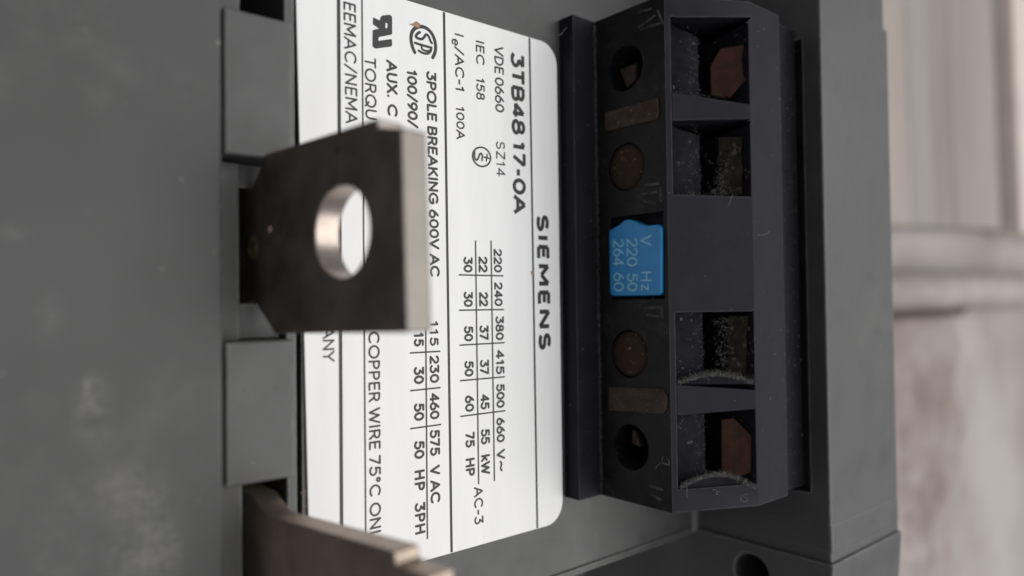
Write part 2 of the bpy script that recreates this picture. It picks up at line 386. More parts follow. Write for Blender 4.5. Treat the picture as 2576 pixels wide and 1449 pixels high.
G['9'] = (0.60, [arc(.30, .69, .28, .31, 0, 360, 18), [(.54, .58), (.44, .30), (.20, 0)]])
G['A'] = (0.76, [[(.0, 0), (.38, 1), (.76, 0)], [(.13, .33), (.63, .33)]])
G['B'] = (0.64, [[(.06, 0), (.06, 1), (.36, 1)] + arc(.36, .76, .22, .24, 90, -90, 8), [(.06, .52), (.36, .52)] + arc(.36, .26, .26, .26, 90, -90, 8) + [(.06, 0)]])
G['C'] = (0.80, [arc(.45, .5, .42, .49, 48, 312, 18)])
G['D'] = (0.74, [[(.06, 0), (.06, 1), (.28, 1)] + arc(.28, .5, .42, .5, 90, -90, 12) + [(.06, 0)]])
G['E'] = (0.56, [[(.54, 1), (.06, 1), (.06, 0), (.54, 0)], [(.06, .53), (.48, .53)]])
G['G'] = (0.84, [arc(.45, .5, .42, .49, 48, 330, 18) + [(.80, .46)], [(.80, .46), (.46, .46)]])
G['H'] = (0.70, [[(.06, 0), (.06, 1)], [(.64, 0), (.64, 1)], [(.06, .52), (.64, .52)]])
G['I'] = (0.14, [[(.07, 0), (.07, 1)]])
G['K'] = (0.66, [[(.06, 0), (.06, 1)], [(.60, 1), (.06, .40)], [(.26, .62), (.64, 0)]])
G['L'] = (0.52, [[(.06, 1), (.06, 0), (.50, 0)]])
G['M'] = (0.86, [[(.06, 0), (.06, 1), (.43, .25), (.80, 1), (.80, 0)]])
G['N'] = (0.74, [[(.06, 0), (.06, 1), (.68, 0), (.68, 1)]])
G['O'] = (0.90, [arc(.45, .5, .43, .49, 90, 450, 24)])
G['P'] = (0.60, [[(.06, 0), (.06, 1), (.32, 1)] + arc(.32, .73, .25, .27, 90, -90, 9) + [(.06, .46)]])
G['Q'] = (0.90, [arc(.45, .5, .43, .49, 90, 450, 24), [(.55, .28), (.86, -.04)]])
G['R'] = (0.64, [[(.06, 0), (.06, 1), (.34, 1)] + arc(.34, .74, .24, .26, 90, -90, 9) + [(.06, .48)], [(.34, .48), (.62, 0)]])
G['S'] = (0.62, [arc(.31, .75, .25, .25, 30, 270, 12) + arc(.31, .25, .28, .25, 90, -150, 12)[1:]])
G['T'] = (0.62, [[(0, 1), (.62, 1)], [(.31, 1), (.31, 0)]])
G['U'] = (0.70, [[(.06, 1), (.06, .33)] + arc(.35, .33, .29, .33, 180, 360, 12) + [(.64, 1)]])
G['V'] = (0.70, [[(0, 1), (.35, 0), (.70, 1)]])
G['W'] = (1.04, [[(0, 1), (.27, 0), (.52, .95), (.77, 0), (1.04, 1)]])
G['X'] = (0.68, [[(.02, 0), (.66, 1)], [(.02, 1), (.66, 0)]])
G['Y'] = (0.68, [[(0, 1), (.34, .46), (.68, 1)], [(.34, .46), (.34, 0)]])
G['Z'] = (0.62, [[(.03, 1), (.59, 1), (.03, 0), (.60, 0)]])
G['k'] = (0.52, [[(.06, 0), (.06, 1)], [(.46, .66), (.06, .26)], [(.20, .40), (.50, 0)]])
G['e'] = (0.56, [[(.05, .36), (.50, .36)] + arc(.28, .34, .24, .34, 5, 315, 14)])
G['z'] = (0.48, [[(.03, .66), (.45, .66), (.03, 0), (.46, 0)]])
G['/'] = (0.44, [[(0, -.04), (.44, 1.04)]])
G['-'] = (0.36, [[(.03, .43), (.33, .43)]])
G['.'] = (0.16, [[(.08, .03), (.081, .05)]])
G['~'] = (0.60, [[(.02, .40), (.10, .52), (.20, .56), (.30, .48), (.40, .40), (.50, .44), (.58, .56)]])
G['\u00b0'] = (0.34, [arc(.17, .84, .13, .15, 0, 360, 12)])
G['+'] = (0.60, [[(.3, .2), (.3, .8)], [(0, .5), (.6, .5)]])

ZI = [0]
def ribbon(bm, pts2, w, to3, round_cap=True):
    """flat pen stroke through 2-D points; sharp corners start a new stroke"""
    runs, cur = [], [pts2[0]]
    for i in range(1, len(pts2)):
        cur.append(pts2[i])
        if i < len(pts2) - 1:
            a = Vector(pts2[i]) - Vector(pts2[i-1]); b = Vector(pts2[i+1]) - Vector(pts2[i])
            if a.length > 1e-9 and b.length > 1e-9 and abs(a.angle_signed(b)) > math.radians(40):
                runs.append(cur); cur = [pts2[i]]
    runs.append(cur)
    for run in runs:
        q = [Vector(p) for p in run]
        q = [p for i, p in enumerate(q) if i == 0 or (p - q[i-1]).length > 1e-7]
        if len(q) < 2: continue
        ZI[0] = (ZI[0] + 1) % 60; dz = 0.0035 + ZI[0] * 0.00003
        closed = (q[0] - q[-1]).length < 1e-4
        if closed: q = q[:-1]
        n = len(q); Lf, Rt = [], []
        for i in range(n):
            if closed: d = q[(i+1) % n] - q[i-1]
            else: d = q[min(i+1, n-1)] - q[max(i-1, 0)]
            d.normalize(); m = Vector((-d.y, d.x))
            Lf.append(bm.verts.new(to3(q[i] + m * w/2, dz))); Rt.append(bm.verts.new(to3(q[i] - m * w/2, dz)))
        for i in range(n if closed else n - 1):
            j = (i+1) % n
            bm.faces.new((Rt[i], Rt[j], Lf[j], Lf[i]))
        if not closed and round_cap:
            for (p, d, lv, rv) in ((q[0], nrm(q[0]-q[1]), Rt[0], Lf[0]), (q[-1], nrm(q[-1]-q[-2]), Lf[-1], Rt[-1])):
                m = Vector((-d.y, d.x)); cap = []
                for k in range(1, 5):
                    t = math.pi * k / 5
                    cap.append(bm.verts.new(to3(p + (-m * math.cos(t) + d * math.sin(t)) * w/2, dz)))
                # cap runs from -m side to +m side
                a = lv if (Vector(lv.co) - cap[0].co).length < (Vector(rv.co) - cap[0].co).length else rv
                b = rv if a is lv else lv
                bm.faces.new([a] + cap + [b])
def write(text, x0, y0, x1, y1, cap, wt, plane=None, parent=None, ink=None, sp=0.20, space=0.34, round_cap=True):
    """text runs from pixel-measured baseline start to end, letters cap high, on the given surface"""
    plane = plane or (Vector((0, 0, 0)), Vector((0, 0, 1)))
    pos = lambda x, y: on_plane(x, y, *plane)
    b0, b1 = pos(x0, y0), pos(x1, y1)
    d = nrm(b1 - b0); up = plane[1].cross(d)
    h = abs((pos((x0+x1)/2 + cap, (y0+y1)/2) - pos((x0+x1)/2, (y0+y1)/2)).dot(up))
    tot = 0; items = []
    for ch in text:
        if ch == ' ': tot += space; continue
        items.append((ch, tot)); tot += G[ch][0] + sp
    tot -= sp
    kx = ((b1 - b0).length - wt * h) / tot
    bm = bmesh.new()
    for ch, off in items:
        for st in G[ch][1]:
            p2 = [((off + p[0]) * kx + wt * h / 2, (wt/2 + p[1] * (1 - wt)) * h) for p in st]
            ribbon(bm, p2, wt * h, lambda p, dz: b0 + d * p.x + up * p.y + plane[1] * dz, round_cap)
    return mesh_obj('lettering', bm, ink or INK, parent or label)
def rule(x0, y0, x1, y1, wpx):
    b0, b1 = on_z(x0, y0), on_z(x1, y1)
    if abs(y1-y0) > 2 * abs(x1-x0):                # stay on the label
        f = lambda yy: b0 + (b1 - b0) * ((yy - b0.y) / (b1.y - b0.y))
        c0 = f(min(b0.y, ly1 - 0.012)); c1 = f(max(b1.y, ly0 + 0.012)); b0, b1 = c0, c1
    mx, my = (x0+x1)/2, (y0+y1)/2
    if abs(y1-y0) > abs(x1-x0): wd = abs(on_z(mx + wpx, my).x - on_z(mx, my).x)
    else: wd = abs(on_z(mx, my + wpx).y - on_z(mx, my).y)
    bm = bmesh.new()
    ribbon(bm, [(b0.x, b0.y), (b1.x, b1.y)], wd, lambda p, dz: Vector((p.x, p.y, dz)), False)
    return bm
def rules(lst):
    for l in lst: mesh_obj('ruled_line', rule(*l), INK, label)

LN = 0.195
write('SIEMENS', 1349, 536, 1355, 883, 31, 0.255, sp=0.26, round_cap=False)
write('3TB48 17-0A', 1284, 126, 1290, 539, 34, 0.22, sp=0.16, space=0.22, round_cap=False)
write('VDE 0660', 1243, 113, 1245.5, 281, 23, 0.15, sp=0.17, space=0.24)
write('SZ14', 1247.5, 353.5, 1249, 443, 22, 0.12, sp=0.24)
write('IEC', 1196.5, 99, 1197.5, 162, 21.5, 0.155, sp=0.22)
write('158', 1197.5, 193, 1198, 250, 21.5, 0.155, sp=0.2)
write('I', 1143.5, 83, 1143.5, 87, 23, 0.14)
write('e', 1136, 94, 1136, 114, 22, 0.14)
write('/AC-1', 1143.5, 116, 1145.5, 229, 23, 0.155, sp=0.17)
write('100A', 1146.5, 265, 1148, 350, 21.5, 0.15, sp=0.2)
write('3POLE BREAKING 600V AC', 1072, 177, 1081.5, 698, 25, LN, sp=0.18, space=0.36)
write('100/90/', 1023, 172, 1025.5, 319, 26, LN, sp=0.19)
write('AUX.', 971, 149, 973, 246, 27.5, LN, sp=0.19)
write('C', 974, 259, 974.5, 293, 26, LN)
write('TORQU', 916.5, 141, 919, 300, 29, 0.14, sp=0.18)
write('EEMAC/NEMA', 863.5, 1, 869, 310, 31, 0.14, sp=0.19)
write('ANY', 811, 822, 812, 912, 30, 0.135, sp=0.12)
write('COPPER WIRE 75\u00b0C ONL', 926, 834, 930, 1360, 29, 0.15, sp=0.19, space=0.34)
write('115', 1080.5, 807, 1081, 871, 22, LN, sp=0.34)
write('230', 1080.5, 894, 1081, 965, 24, LN, sp=0.2)
write('460', 1080.7, 989, 1081.3, 1057, 24.5, LN, sp=0.18)
write('575', 1081, 1082, 1082, 1149, 25, LN, sp=0.2)
write('V', 1081.5, 1173, 1082, 1198, 25, LN)
write('AC', 1082, 1209, 1083, 1270, 25, LN, sp=0.2)
write('15', 1040.5, 836, 1041, 873, 25, LN, sp=0.3)
write('30', 1040.5, 923, 1041, 968, 26, LN, sp=0.2)
write('50', 1041, 1015, 1041.5, 1061, 26, LN, sp=0.2)
write('50', 1041.5, 1110, 1042, 1157, 26, LN, sp=0.2)
write('HP', 1042.5, 1183, 1043, 1238, 26, LN, sp=0.3)
write('3PH', 1043, 1266, 1044, 1348, 26.5, LN, sp=0.26)
for t, a, b, x in (('220', 625, 686, 1241.5), ('240', 709, 771, 1243), ('380', 795, 857, 1246), ('415', 880, 943, 1247), ('500', 966, 1028, 1248), ('660', 1051, 1115, 1248.5)):
    write(t, x, a, x + .6, b, 21, LN, sp=0.2)
write('V', 1249, 1132, 1249.3, 1158, 21, LN); write('~', 1250, 1160, 1250.5, 1189, 21, LN)
for t, a, b, x in (('22', 644, 686, 1203.5), ('22', 734, 772, 1205), ('37', 818, 857, 1206), ('37', 905, 944, 1207), ('45', 992, 1032, 1208.5), ('55', 1080, 1120, 1209.5), ('kW', 1144, 1196, 1210)):
    write(t, x, a, x + .4, b, 22.5, LN, sp=0.18)
for t, a, b, x in (('30', 645, 686, 1165.5), ('30', 733, 773, 1166), ('50', 820, 860, 1167), ('50', 908, 949, 1168), ('60', 995, 1038, 1169.5), ('75', 1088, 1128, 1170.5), ('HP', 1153, 1201, 1171)):
    write(t, x, a, x + .4, b, 23, LN, sp=0.2)
write('AC-3', 1192, 1226, 1193.5, 1322, 22.5, 0.15, sp=0.22)
rules([(848, -600, 860, 1460, 8.0), (905.5, -700, 921, 1500, 3.6), (1114, -160, 1137, 1460, 5.6)])
rules([(1331.6, 95, 1351.5, 1331, 4.2)])
rules([(1235, 605, 1243.6, 1210, 3.2), (1196, 605, 1204, 1218, 3.2), (1070.5, 780, 1075, 1356, 3.4)])
rules([(1154, 691.5, 1266, 694, 3.6), (1154.7, 780.5, 1267.5, 778.6, 3.6), (1156, 868.4, 1269, 862, 3.6), (1157, 957.8, 1269.7, 947.8, 3.6),
       (1158, 1047.6, 1271, 1033, 3.6), (1031, 888, 1107.5, 883.7, 3.8), (1031.7, 983, 1108, 975, 3.8), (1032, 1078.5, 1109.4, 1067.8, 3.8)])

# printed marks: backwards-R-with-U, ringed SA, ringed S with plus
def zpt(zx, zy, ox, oy, k): return on_z((ox + zx / k) * .62891, (oy + zy / k) * .62891)
def mark_poly(pts, z, m, k=3.6233, ox=1400, oy=0):
    bm = bmesh.new()
    bm.faces.new([bm.verts.new(zpt(x, y, ox, oy, k) + Vector((0, 0, z))) for x, y in pts])
    bmesh.ops.triangulate(bm, faces=bm.faces[:])
    return bm
bm = mark_poly([(335, 252), (432, 300), (440, 252), (470, 225), (570, 215), (600, 232), (608, 255), (610, 490), (600, 503), (425, 536), (412, 548), (410, 585),
                (420, 592), (585, 568), (605, 575), (608, 655), (595, 675), (380, 705), (345, 695), (325, 660), (328, 445), (345, 432), (420, 418), (330, 350)], 0.004, INK)
mesh_obj('recognition_mark', bm, INK, label)
bm = mark_poly([(510, 342), (518, 334), (530, 336), (537, 348), (537, 400), (530, 409), (517, 410), (510, 402)], 0.006, LABEL)
mesh_obj('recognition_mark', bm, LABEL, label)
def smooth(pts, it=2):
    for _ in range(it):
        q = [pts[0]]
        for a, b in zip(pts, pts[1:]):
            q += [(a[0]*.75 + b[0]*.25, a[1]*.75 + b[1]*.25), (a[0]*.25 + b[0]*.75, a[1]*.25 + b[1]*.75)]
        pts = q + [pts[-1]]
    return pts
bm = bmesh.new()
def mark_stroke(bm, pts, wz, k=3.6233, ox=1400, oy=0):
    p3 = [zpt(x, y, ox, oy, k) for x, y in smooth(pts)]
    wd = abs(zpt(pts[0][0], pts[0][1] + wz, ox, oy, k).y - zpt(*pts[0], ox, oy, k).y)
    ribbon(bm, [(p.x, p.y) for p in p3], wd, lambda p, dz: Vector((p.x, p.y, dz)))
mark_stroke(bm, [(938, 760), (905, 690), (882, 590), (885, 500), (915, 430), (965, 395), (1030, 383), (1100, 402), (1165, 455), (1215, 540), (1240, 640), (1240, 730), (1222, 790), (1197, 835)], 52)
mark_stroke(bm, [(1012, 468), (975, 485), (945, 535), (990, 560), (1040, 572), (1075, 540), (1095, 500), (1125, 505), (1155, 560), (1165, 600), (1185, 625)], 38)
mark_stroke(bm, [(940, 622), (1040, 655), (1180, 692)], 36)
mark_stroke(bm, [(1040, 660), (1035, 715), (1110, 745), (1165, 735), (1180, 692)], 30)
mark_stroke(bm, [(1175, 692), (1175, 745), (1120, 785), (1040, 765), (995, 735)], 34)
mesh_obj('standards_mark', bm, INK, label)
bm = bmesh.new()
c0 = (365, 370)
mark_stroke(bm, [(365 + 105*math.cos(t), 370 + 112*math.sin(t) + 0.12*105*math.cos(t)) for t in [2*math.pi*i/20 for i in range(21)]], 20, 2.898, 1800, 500)
mark_stroke(bm, [(285, 310), (283, 380), (300, 412), (325, 395), (340, 340), (365, 325), (375, 360), (370, 410)], 22, 2.898, 1800, 500)
mark_stroke(bm, [(395, 372), (452, 386)], 18, 2.898, 1800, 500)
mark_stroke(bm, [(430, 340), (420, 418)], 18, 2.898, 1800, 500)
mesh_obj('standards_mark', bm, INK, label)
# rust flecks on the label
bm = mark_poly([(850, 350), (905, 345), (940, 325), (965, 312), (990, 335), (1012, 350), (1008, 395), (985, 405), (945, 398), (925, 378), (890, 365)], 0.009, RUST)
mesh_obj('rust_fleck', bm, RUST, label)
bm = mark_poly([(1335, 683), (1340, 682), (1341, 690), (1336, 691)], 0.009, RUST, k=.62891, ox=0)
mesh_obj('rust_fleck', bm, RUST, label)

# ---------------------------------------------------------------- coil terminal block
yb_t = on_z(1440, 36, z_b1).y; yb_b = on_z(1448, 1262, z_b1).y
def tz(x, y): return on_plane(x, y, T0, tnor)
oA0, oA1 = tz(1690, 42).y, tz(1690, 231).y
oB0, oB1 = tz(1692, 304).y, tz(1695, 490).y
oC0, oC1 = tz(1700, 786).y, tz(1703, 968).y
oD0, oD1 = tz(1705, 1046).y, tz(1706, 1232).y
yl_t, yl_b = yb_t, yb_b
RAIL = T0 + tdir * 0.085
F1 = T1 - tdir * 0.02
zc = z_b2 - 0.42
solid = [(A_BLK0, Z_FACE + 0.003), (A_BLK0, z_b1), (A_BLK1, z_b1), (T0.x, T0.z), (T1.x, T1.z), (A_BLK2, T1.z), (A_BLK2 + 0.03, T1.z - 0.16), (A_BLK3, T1.z - 0.16), (A_BLK3, Z_FACE + 0.003)]
up_ = lambda p: (p.x + tnor.x * 0.4, p.z + tnor.z * 0.4)
hollow = [(RAIL.x, RAIL.z), (RAIL.x + 0.05, z_b2 - 0.17), (RAIL.x + 0.40, z_b2 + 0.035), (RAIL.x + 0.60, z_b2 + 0.035), (RAIL.x + 0.63, z_b2 - 0.75), (F1.x, z_b2 - 0.75),
          (F1.x, F1.z), up_(F1), up_(RAIL)]
bm = bmesh.new(); prism_y(bm, solid, yb_b, yb_t)
blk = mesh_obj('coil_terminal_block', bm, NAVY, con)
# openings for the screws in the upright face
def face_pt(x, y): return on_x(x, y, A_BLK1)
cutters = []
for (x, y, r, dp) in ((1572, 172, 0.31, 0.6), (1574, 420, 0.33, 0.10), (1582, 890, 0.33, 0.10), (1587, 1125, 0.31, 0.6)):
    c = face_pt(x, y); b2 = bmesh.new(); cyl_bm(b2, c - Vector((0.2, 0, 0)), Vector((1, 0, 0)), r, 0.2 + dp, 36)
    cutters.append(mesh_obj('cutter', b2, NAVY))
# a recess round the insert
b2 = bmesh.new(); p = face_pt(1535, 548); q = face_pt(1672, 752)
box(b2, A_BLK1 - 0.2, A_BLK1 + 0.12, q.y, p.y, p.z, q.z)
cutters.append(mesh_obj('cutter', b2, NAVY))
for (x0_, x1_, y_, d_) in ((1702, 1894, 43, 34), (1706, 1894, 305, 26)):       # lens-shaped cut added so shadow gathers at an opening's upper end
    b2 = bmesh.new(); q = [tz(x0_ + (x1_ - x0_) * i / 12, y_ + d_ * math.sin(math.pi * i / 12) ** 0.7) for i in range(13)]
    q = [Vector(v) + tnor * 0.05 for v in q]
    prism_vec(b2, q, -tnor * 0.9); cutters.append(mesh_obj('cutter', b2, NAVY))
for (y0, y1) in ((oD1, oC0), (oB1, oA0)):
    b2 = bmesh.new(); prism_y(b2, hollow, y0, y1); cutters.append(mesh_obj('cutter', b2, NAVY))
boolean(blk, cutters)
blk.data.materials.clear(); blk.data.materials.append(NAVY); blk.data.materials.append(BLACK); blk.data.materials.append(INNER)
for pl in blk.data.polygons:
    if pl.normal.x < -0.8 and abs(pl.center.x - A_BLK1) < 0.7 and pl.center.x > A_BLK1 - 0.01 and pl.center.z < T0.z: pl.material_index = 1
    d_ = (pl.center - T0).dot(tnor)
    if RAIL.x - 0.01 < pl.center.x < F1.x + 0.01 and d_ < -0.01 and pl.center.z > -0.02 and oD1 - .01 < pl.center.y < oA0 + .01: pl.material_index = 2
add_bevel(blk, 0.018, 2)
# dividers between the wire openings: wide at the rail, narrow at the far bar
for (ya, yb, yc, yd) in ((oA1, oB0, tz(1893, 300).y, tz(1893, 262).y), (oC1, oD0, tz(1893, 1030).y, tz(1893, 981).y)):
    bm = bmesh.new()
    r0, r1 = RAIL - tdir * 0.004 + tnor * 0.004, F1 + tdir * 0.004 + tnor * 0.004
    top = [Vector((r0.x, ya, r0.z)), Vector((r0.x, yb, r0.z)), Vector((r1.x, yc, r1.z)), Vector((r1.x, yd, r1.z))]
    prism_vec(bm, top, -tnor * 0.75)
    mesh_obj('divider', bm, NAVY, blk, bevel=0.02)
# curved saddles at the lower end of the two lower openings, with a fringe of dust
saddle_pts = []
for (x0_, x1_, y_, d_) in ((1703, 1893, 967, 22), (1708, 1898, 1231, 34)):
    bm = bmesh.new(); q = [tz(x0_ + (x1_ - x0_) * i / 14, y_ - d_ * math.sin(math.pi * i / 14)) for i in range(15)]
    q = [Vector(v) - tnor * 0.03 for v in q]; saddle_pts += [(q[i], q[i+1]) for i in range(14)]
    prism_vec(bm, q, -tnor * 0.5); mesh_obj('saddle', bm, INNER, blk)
# clamp plates (rusty copper) in the outer openings, dirt-caked ones in the inner openings
def jag(x0, x1, y0, y1):
    L_ = [(x0 + random.uniform(-4, 5), y0 + (y1 - y0) * i / 7) for i in range(8)]
    R_ = [(x1 + random.uniform(-3, 3), y1 - (y1 - y0) * i / 7) for i in range(8)]
    return L_ + R_
for pxs, m in (([(1787, 165), (1812, 122), (1872, 112), (1866, 150), (1872, 204), (1838, 244), (1788, 240)], COPPER), (jag(1806, 1868, 345, 489), GRIME),
               (jag(1834, 1880, 795, 958), GRIME), ([(1814, 1056), (1846, 1052), (1880, 1086), (1890, 1096), (1889, 1188), (1842, 1206), (1815, 1198)], COPPER)):
    pc = Vector((RAIL.x + 0.61, 0, z_b2 + 0.075)); nn = nrm(Vector((-0.72, 0, 0.69)))
    bm = bmesh.new(); prism_vec(bm, [on_plane(x, y, pc, nn) for x, y in pxs], -nn * 0.07)
    mesh_obj('wire_clamp', bm, m, blk, bevel=0.012 if m is COPPER else 0)
# screw heads in the shallow recesses
for (x, y) in ((1574, 420), (1582, 890)):
    c = face_pt(x, y) + Vector((0.09, 0, 0)); bm = bmesh.new()
    for i, (r, dz) in enumerate(((0.328, -0.01), (0.31, -0.06), (0.24, -0.095), (0.12, -0.11))):
        ringv = [bm.verts.new(c + Vector((dz + random.uniform(-.008, .008), r * math.cos(2*math.pi*k/24), r * math.sin(2*math.pi*k/24)))) for k in range(24)]
        if i:
            for k in range(24): bm.faces.new((prev[k], prev[(k+1) % 24], ringv[(k+1) % 24], ringv[k]))
        prev = ringv
    bm.faces.new(prev)
    mesh_obj('clamp_screw', bm, BRASS, blk, smooth=True)
# metal edges glinting inside the deep screw wells
for (pp) in (((1560, 175), (1600, 160), (1598, 200), (1578, 222)), ((1592, 1082), (1600, 1085), (1612, 1125), (1590, 1115))):
    bm = bmesh.new(); q = [on_x(x, y, A_BLK1 + 0.14) for x, y in pp]
    prism_vec(bm, q, Vector((0.06, 0, 0)))
    mesh_obj('well_clip', bm, BROWN, blk)
# brown metal bars across the upright face
for pp in (((1521, 283), (1652, 246), (1655, 285), (1650, 300), (1522, 330)), ((1530, 973), (1665, 978), (1676, 1000), (1674, 1030), (1664, 1042), (1530, 1032))):
    bm = bmesh.new(); q = [on_x(x, y, A_BLK1 - 0.03) for x, y in pp]
    prism_vec(bm, q, Vector((0.05, 0, 0)))
    mesh_obj('contact_strip', bm, BROWN, blk, bevel=0.012)
# raised moulded marks
for seg in (((1606, 32), (1640, 22)), ((1606, 70), (1650, 38)), ((1612, 74), (1665, 58)), ((1655, 26), (1668, 62)), ((1622, 466), (1660, 462)), ((1620, 488), (1656, 482)),
            ((1620, 506), (1650, 512)), ((1662, 470), (1664, 508)), ((1622, 775), (1662, 772)), ((1628, 792), (1660, 796)), ((1664, 768), (1666, 800)),
            ((1636, 1222), (1668, 1232)), ((1640, 1244), (1664, 1258))):
    bm = bmesh.new(); tube_bm(bm, [on_x(*seg[0], A_BLK1 + .006), on_x(*seg[1], A_BLK1 + .006)], 0.022, 6)
    mesh_obj('moulded_mark', bm, MOULD, blk, smooth=True)

# blue coil voltage insert
k4 = lambda zx, zy: ((2350 + zx / 3.37) * .62891, (820 + zy / 3.37) * .62891)
A_INS = A_BLK1 - 0.05
outl = [(285, 345), (310, 328), (380, 290), (430, 258), (490, 208), (530, 196), (570, 196), (640, 220), (740, 265), (800, 277), (930, 262), (970, 280), (988, 330), (988, 1180), (960, 1215), (640, 1224), (330, 1225), (297, 1190)]
bm = bmesh.new(); prism_vec(bm, [on_x(*k4(x, y), A_INS) for x, y in outl], Vector((0.15, 0, 0)))
ins = mesh_obj('voltage_insert', bm, BLUE, con, bevel=0.022, segs=3)
PL = (Vector((A_INS, 0, 0)), Vector((-1, 0, 0)))
for t, xa, xb, ya, yb in (('V', 715, 862, 412, 552), ('220', 530, 680, 448, 832), ('264', 348, 495, 463, 830), ('H', 725, 870, 888, 1038), ('z', 725, 870, 1062, 1158), ('50', 537, 680, 918, 1166), ('60', 354, 497, 908, 1168)):
    x0, y0 = k4(xa, ya); x1, y1 = k4(xa, yb)
    write(t, x0, y0, x1, y1, (xb - xa) / 3.37 * .62891, 0.12, plane=PL, parent=ins, ink=BLUEPRINT, sp=0.16)

# ---------------------------------------------------------------- dust, crumbs and lint lying on the contactor
def flakes(name, pts, m, smin, smax, spread, parent=con, count=1):
    bm = bmesh.new()
    for p in pts:
        for _ in range(count):
            c = p + Vector([random.gauss(0, spread) for _ in range(3)])
            s = random.uniform(smin, smax)
            v = [bm.verts.new(c + Vector([random.uniform(-1, 1) for _ in range(3)]) * s) for _ in range(4)]
            for f in ((0, 1, 2), (0, 2, 3), (0, 3, 1), (1, 3, 2)): bm.faces.new([v[i] for i in f])
    o = mesh_obj(name, bm, m, parent); o['kind'] = 'stuff'; return o
lerp = lambda a, b, t: a + (b - a) * t
corner = [Vector((A_BLK1 - 0.02, lerp(yb_b + .05, yb_t - .05, i / 500), z_b1 + 0.01)) for i in range(500)]
flakes('dust', corner, DUST, 0.004, 0.012, 0.013, blk, 9)
cavd = []
for (ya, yb) in ((oA1, oA0), (oB1, oB0), (oC1, oC0), (oD1, oD0)):
    for i in range(90):
        y = lerp(ya + 0.02, yb - 0.02, random.random() ** 2.0)
        cavd.append(Vector((RAIL.x + random.uniform(0.36, 0.62), y, z_b2 + 0.04)))
    for i in range(70):
        a_ = random.uniform(0.08, 0.85); cavd.append(Vector((RAIL.x + a_, ya + abs(random.gauss(0, 0.03)), z_b2 - 0.15 + 0.5 * a_ + random.uniform(-.05, .05))))
for a_, b_ in saddle_pts:
    for i in range(36): cavd.append(a_.lerp(b_, random.random()) + Vector((0, abs(random.gauss(0, .028)), 0.035)))
for i in range(160): cavd.append(tz(random.gauss(1825, 12), random.uniform(800, 962)) - tnor * 0.06)
for i in range(90): cavd.append(tz(random.gauss(1815, 14), 490 - abs(random.gauss(0, 45))) - tnor * 0.06)
flakes('dust', cavd, CAVDUST, 0.002, 0.0068, 0.013, blk, 6)
gap = [Vector((lerp(A_BLK2 + 0.05, A_BLK3, random.random()), lerp(yb_b + .1, yb_t - .1, random.random()), T1.z - 0.155)) for i in range(420)]
flakes('dust', gap, DUST, 0.005, 0.014, 0.008, blk, 2)
bay = [on_z(random.uniform(606, 640), random.uniform(480, 770), -0.2) + Vector((-0.1, 0, random.uniform(0, .25))) for i in range(70)]
flakes('crumbs', bay, BROWN, 0.006, 0.018, 0.01, con)
cr = [on_z(random.uniform(757, 769), random.choice((1237, 1246, 1282)) + random.uniform(-6, 6), 0.0) for i in range(26)]
flakes('crumbs', cr, PALE, 0.006, 0.018, 0.006, con)
on_tabf = [on_tab(random.gauss(637, 8), random.gauss(622, 14)) + pn * 0.004 for i in range(45)]
flakes('crumbs', on_tabf, BRASS, 0.006, 0.016, 0.004, con)
specks = []
for i in range(24):
    specks.append(on_z(random.uniform(1690, 1890), 0, 0) if False else Vector((random.uniform(A_BLK1, A_BLK2), random.uniform(yb_b, yb_t), 0)))
pts2 = []
for p in specks:
    z = T1.z + 0.004 if p.x > T1.x else T0.z + (p.x - T0.x) * math.tan(TILT) + 0.004
    if p.x < T1.x and not (oC0 < p.y < oB1): continue
    pts2.append(Vector((p.x, p.y, z)))
flakes('dust', pts2, LINT, 0.004, 0.012, 0.0, blk)
face_s = [on_z(random.uniform(20, 555), random.uniform(0, 1449), Z_COV + .002) for i in range(28)] + [on_z(random.uniform(575, 730), random.uniform(40, 380), Z_TAB + .002) for i in range(6)] \
    + [on_z(random.uniform(575, 730), random.uniform(880, 1220), Z_TAB + .002) for i in range(7)] + [on_z(random.uniform(2095, 2240), random.uniform(60, 1290), Z_RIDGE + .002) for i in range(14)]
edge_s = [Vector((xa_cov - 0.012, on_z(560, random.uniform(200, 1260), Z_COV).y, Z_COV - 0.005)) for i in range(30)]
flakes('dust', face_s + edge_s, LINT, 0.004, 0.013, 0.003, con)
bm = bmesh.new()
def fibre(bm, p, ln, r=0.0017, nz=Vector((0, 0, 1))):
    t = nz.orthogonal().normalized(); s = nz.cross(t); a = random.uniform(0, 6.28); c = p.copy(); pts = [c.copy()]
    turn = random.uniform(-.7, .7)
    for k in range(7):
        a += turn + random.uniform(-.25, .25); c = c + (t * math.cos(a) + s * math.sin(a)) * ln / 7 + nz * random.uniform(-.004, .008); pts.append(c.copy())
    tube_bm(bm, pts, r, 4)
for i in range(5):                                      # on the lower end of the block
    fibre(bm, tz(random.uniform(1705, 1890), random.uniform(1238, 1258)) + tnor * 0.008, random.uniform(.12, .25), nz=tnor)
for (x, y) in ((1905, 590), (1830, 520)):
    fibre(bm, tz(x, y) + tnor * 0.008, .18, nz=tnor)
for (x, y) in ((1650, 1180), (1668, 1150)):
    fibre(bm, on_x(x, y, A_BLK1 - 0.01), .28, nz=Vector((-1, 0, 0)))
for (x, y) in ((1425, 70),):
    fibre(bm, on_z(x, y, z_b1 + 0.01), .22)
o = mesh_obj('lint', bm, LINT, blk); o['kind'] = 'stuff'

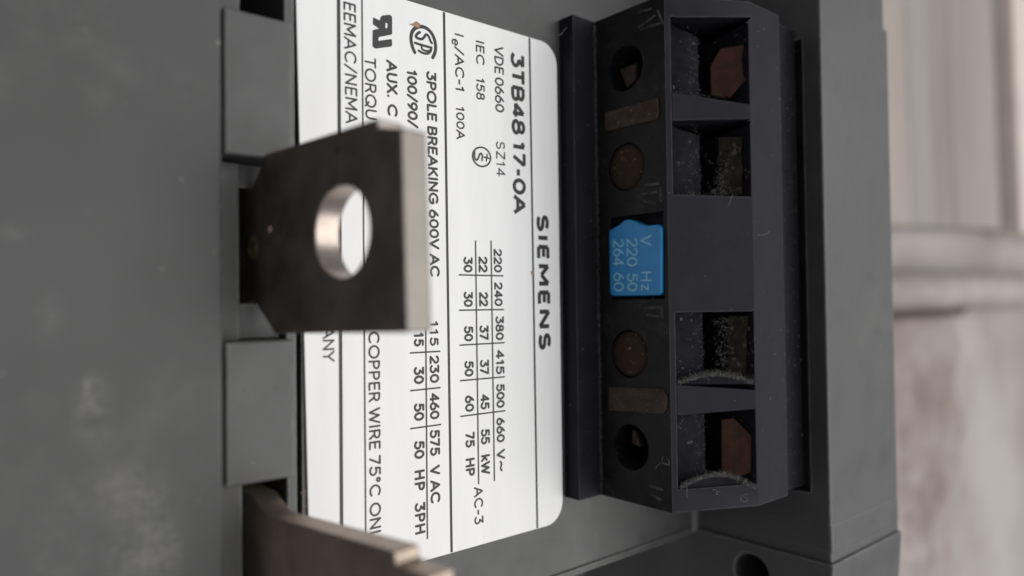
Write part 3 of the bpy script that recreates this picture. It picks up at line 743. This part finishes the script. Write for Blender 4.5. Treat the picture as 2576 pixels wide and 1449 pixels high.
# ---------------------------------------------------------------- what lies behind, out of focus
ZF = -9.0
FLOOR = mat('pale_floor', (0.40, 0.372, 0.358), 0.8, col2=(0.30, 0.268, 0.252), scale=0.10, lo=0.4, hi=0.62)
bm = bmesh.new(); box(bm, -300, 500, -300, 300, ZF - 2, ZF)
fl = mesh_obj('floor', bm, FLOOR); fl['kind'] = 'structure'
def tag(o, label, cat, group=None):
    o['label'] = label; o['category'] = cat
    if group: o['group'] = group
cols = [((0.35, 0.305, 0.272), (0.30, 0.265, 0.24)), ((0.31, 0.285, 0.265), (0.27, 0.25, 0.232)), ((0.285, 0.256, 0.230), (0.23, 0.205, 0.182)), ((0.30, 0.268, 0.244), (0.255, 0.227, 0.208)), ((0.285, 0.258, 0.240), (0.32, 0.29, 0.272))]
xs = [on_z(x, 300, ZF + 1.3).x for x in (2225, 2300, 2350, 2405, 2460, 2518)]
txt = ['pinkish beige board next to the grey contactor', 'pale grey beige board, second from the contactor', 'darker brown grey board in the middle of the boards', 'beige board between the dark board and the greyish one', 'greyish board beside the white strip']
for i in range(5):
    m = mat('board_%d' % i, cols[i][0], 0.75, col2=cols[i][1], scale=0.35, stretch=(1.5, 0.25, 1), bump=0.1, bscale=6)
    bm = bmesh.new(); box(bm, xs[i] + .02, xs[i+1] - .02, 1.9, 46, ZF, ZF + 1.2 + 0.02 * (i % 2))
    o = mesh_obj('board', bm, m, bevel=0.03)
    tag(o, 'blurred ' + txt[i], 'board', 'boards lying behind the contactor')
    o.rotation_euler.z = math.radians(2.5)
m = mat('white_strip', (0.66, 0.59, 0.53), 0.6, col2=(0.58, 0.51, 0.46), scale=0.2)
bm = bmesh.new(); box(bm, xs[5] + .6, xs[5] + 16, 1.6, 17, ZF, ZF + 2.2)
o = mesh_obj('white_strip', bm, m, bevel=0.2); tag(o, 'blurred off white strip at the far right beside the boards', 'strip'); o.rotation_euler.z = math.radians(2.5)
m = mat('pale_pipe', (0.40, 0.36, 0.345), 0.5, col2=(0.30, 0.255, 0.235), scale=0.3)
bm = bmesh.new(); cyl_bm(bm, Vector((30, 0.35, ZF + 1.3)), Vector((1, 0.0, 0)), 1.0, 60, 32)
for v in bm.verts: v.co.z += 0
o = mesh_obj('pipe', bm, m, smooth=True); tag(o, 'blurred pale pipe lying along the lower ends of the boards', 'pipe')
# mottled cardboard below the pipe
CARD = mat('mottled_cardboard', (0.30, 0.26, 0.25), 0.85, col2=(0.19, 0.145, 0.125), scale=0.22, lo=0.38, hi=0.62, smear=((0.42, 0.38, 0.37), 0.16, 0.46))
bm = bmesh.new()
edge = [(2235, 792), (2395, 795), (2420, 870), (2398, 960), (2430, 1080), (2405, 1200), (2372, 1290), (2392, 1400), (2360, 1560), (2235, 1560)]
prism_vec(bm, [on_z(x, y, ZF + 0.35) for x, y in edge], Vector((0, 0, -0.34)))
o = mesh_obj('cardboard', bm, CARD); tag(o, 'blurred mottled brown cardboard below the pipe beside the contactor', 'cardboard')
PIPESHADE = mat('pipe_shadow_brown', (0.050, 0.036, 0.030), 0.8, col2=(0.09, 0.065, 0.055), scale=0.3)
bm = bmesh.new(); prism_vec(bm, [on_z(x, y, ZF + .8) for x, y in ((2230, 768), (2440, 772), (2420, 794), (2230, 806))], Vector((0, 0, -.75)))  # dark strip added in place of the shade under the pipe
o = mesh_obj('shadow_strip', bm, PIPESHADE); tag(o, 'short dark brown strip put in as the shadow under the pale pipe', 'shadow_strip')
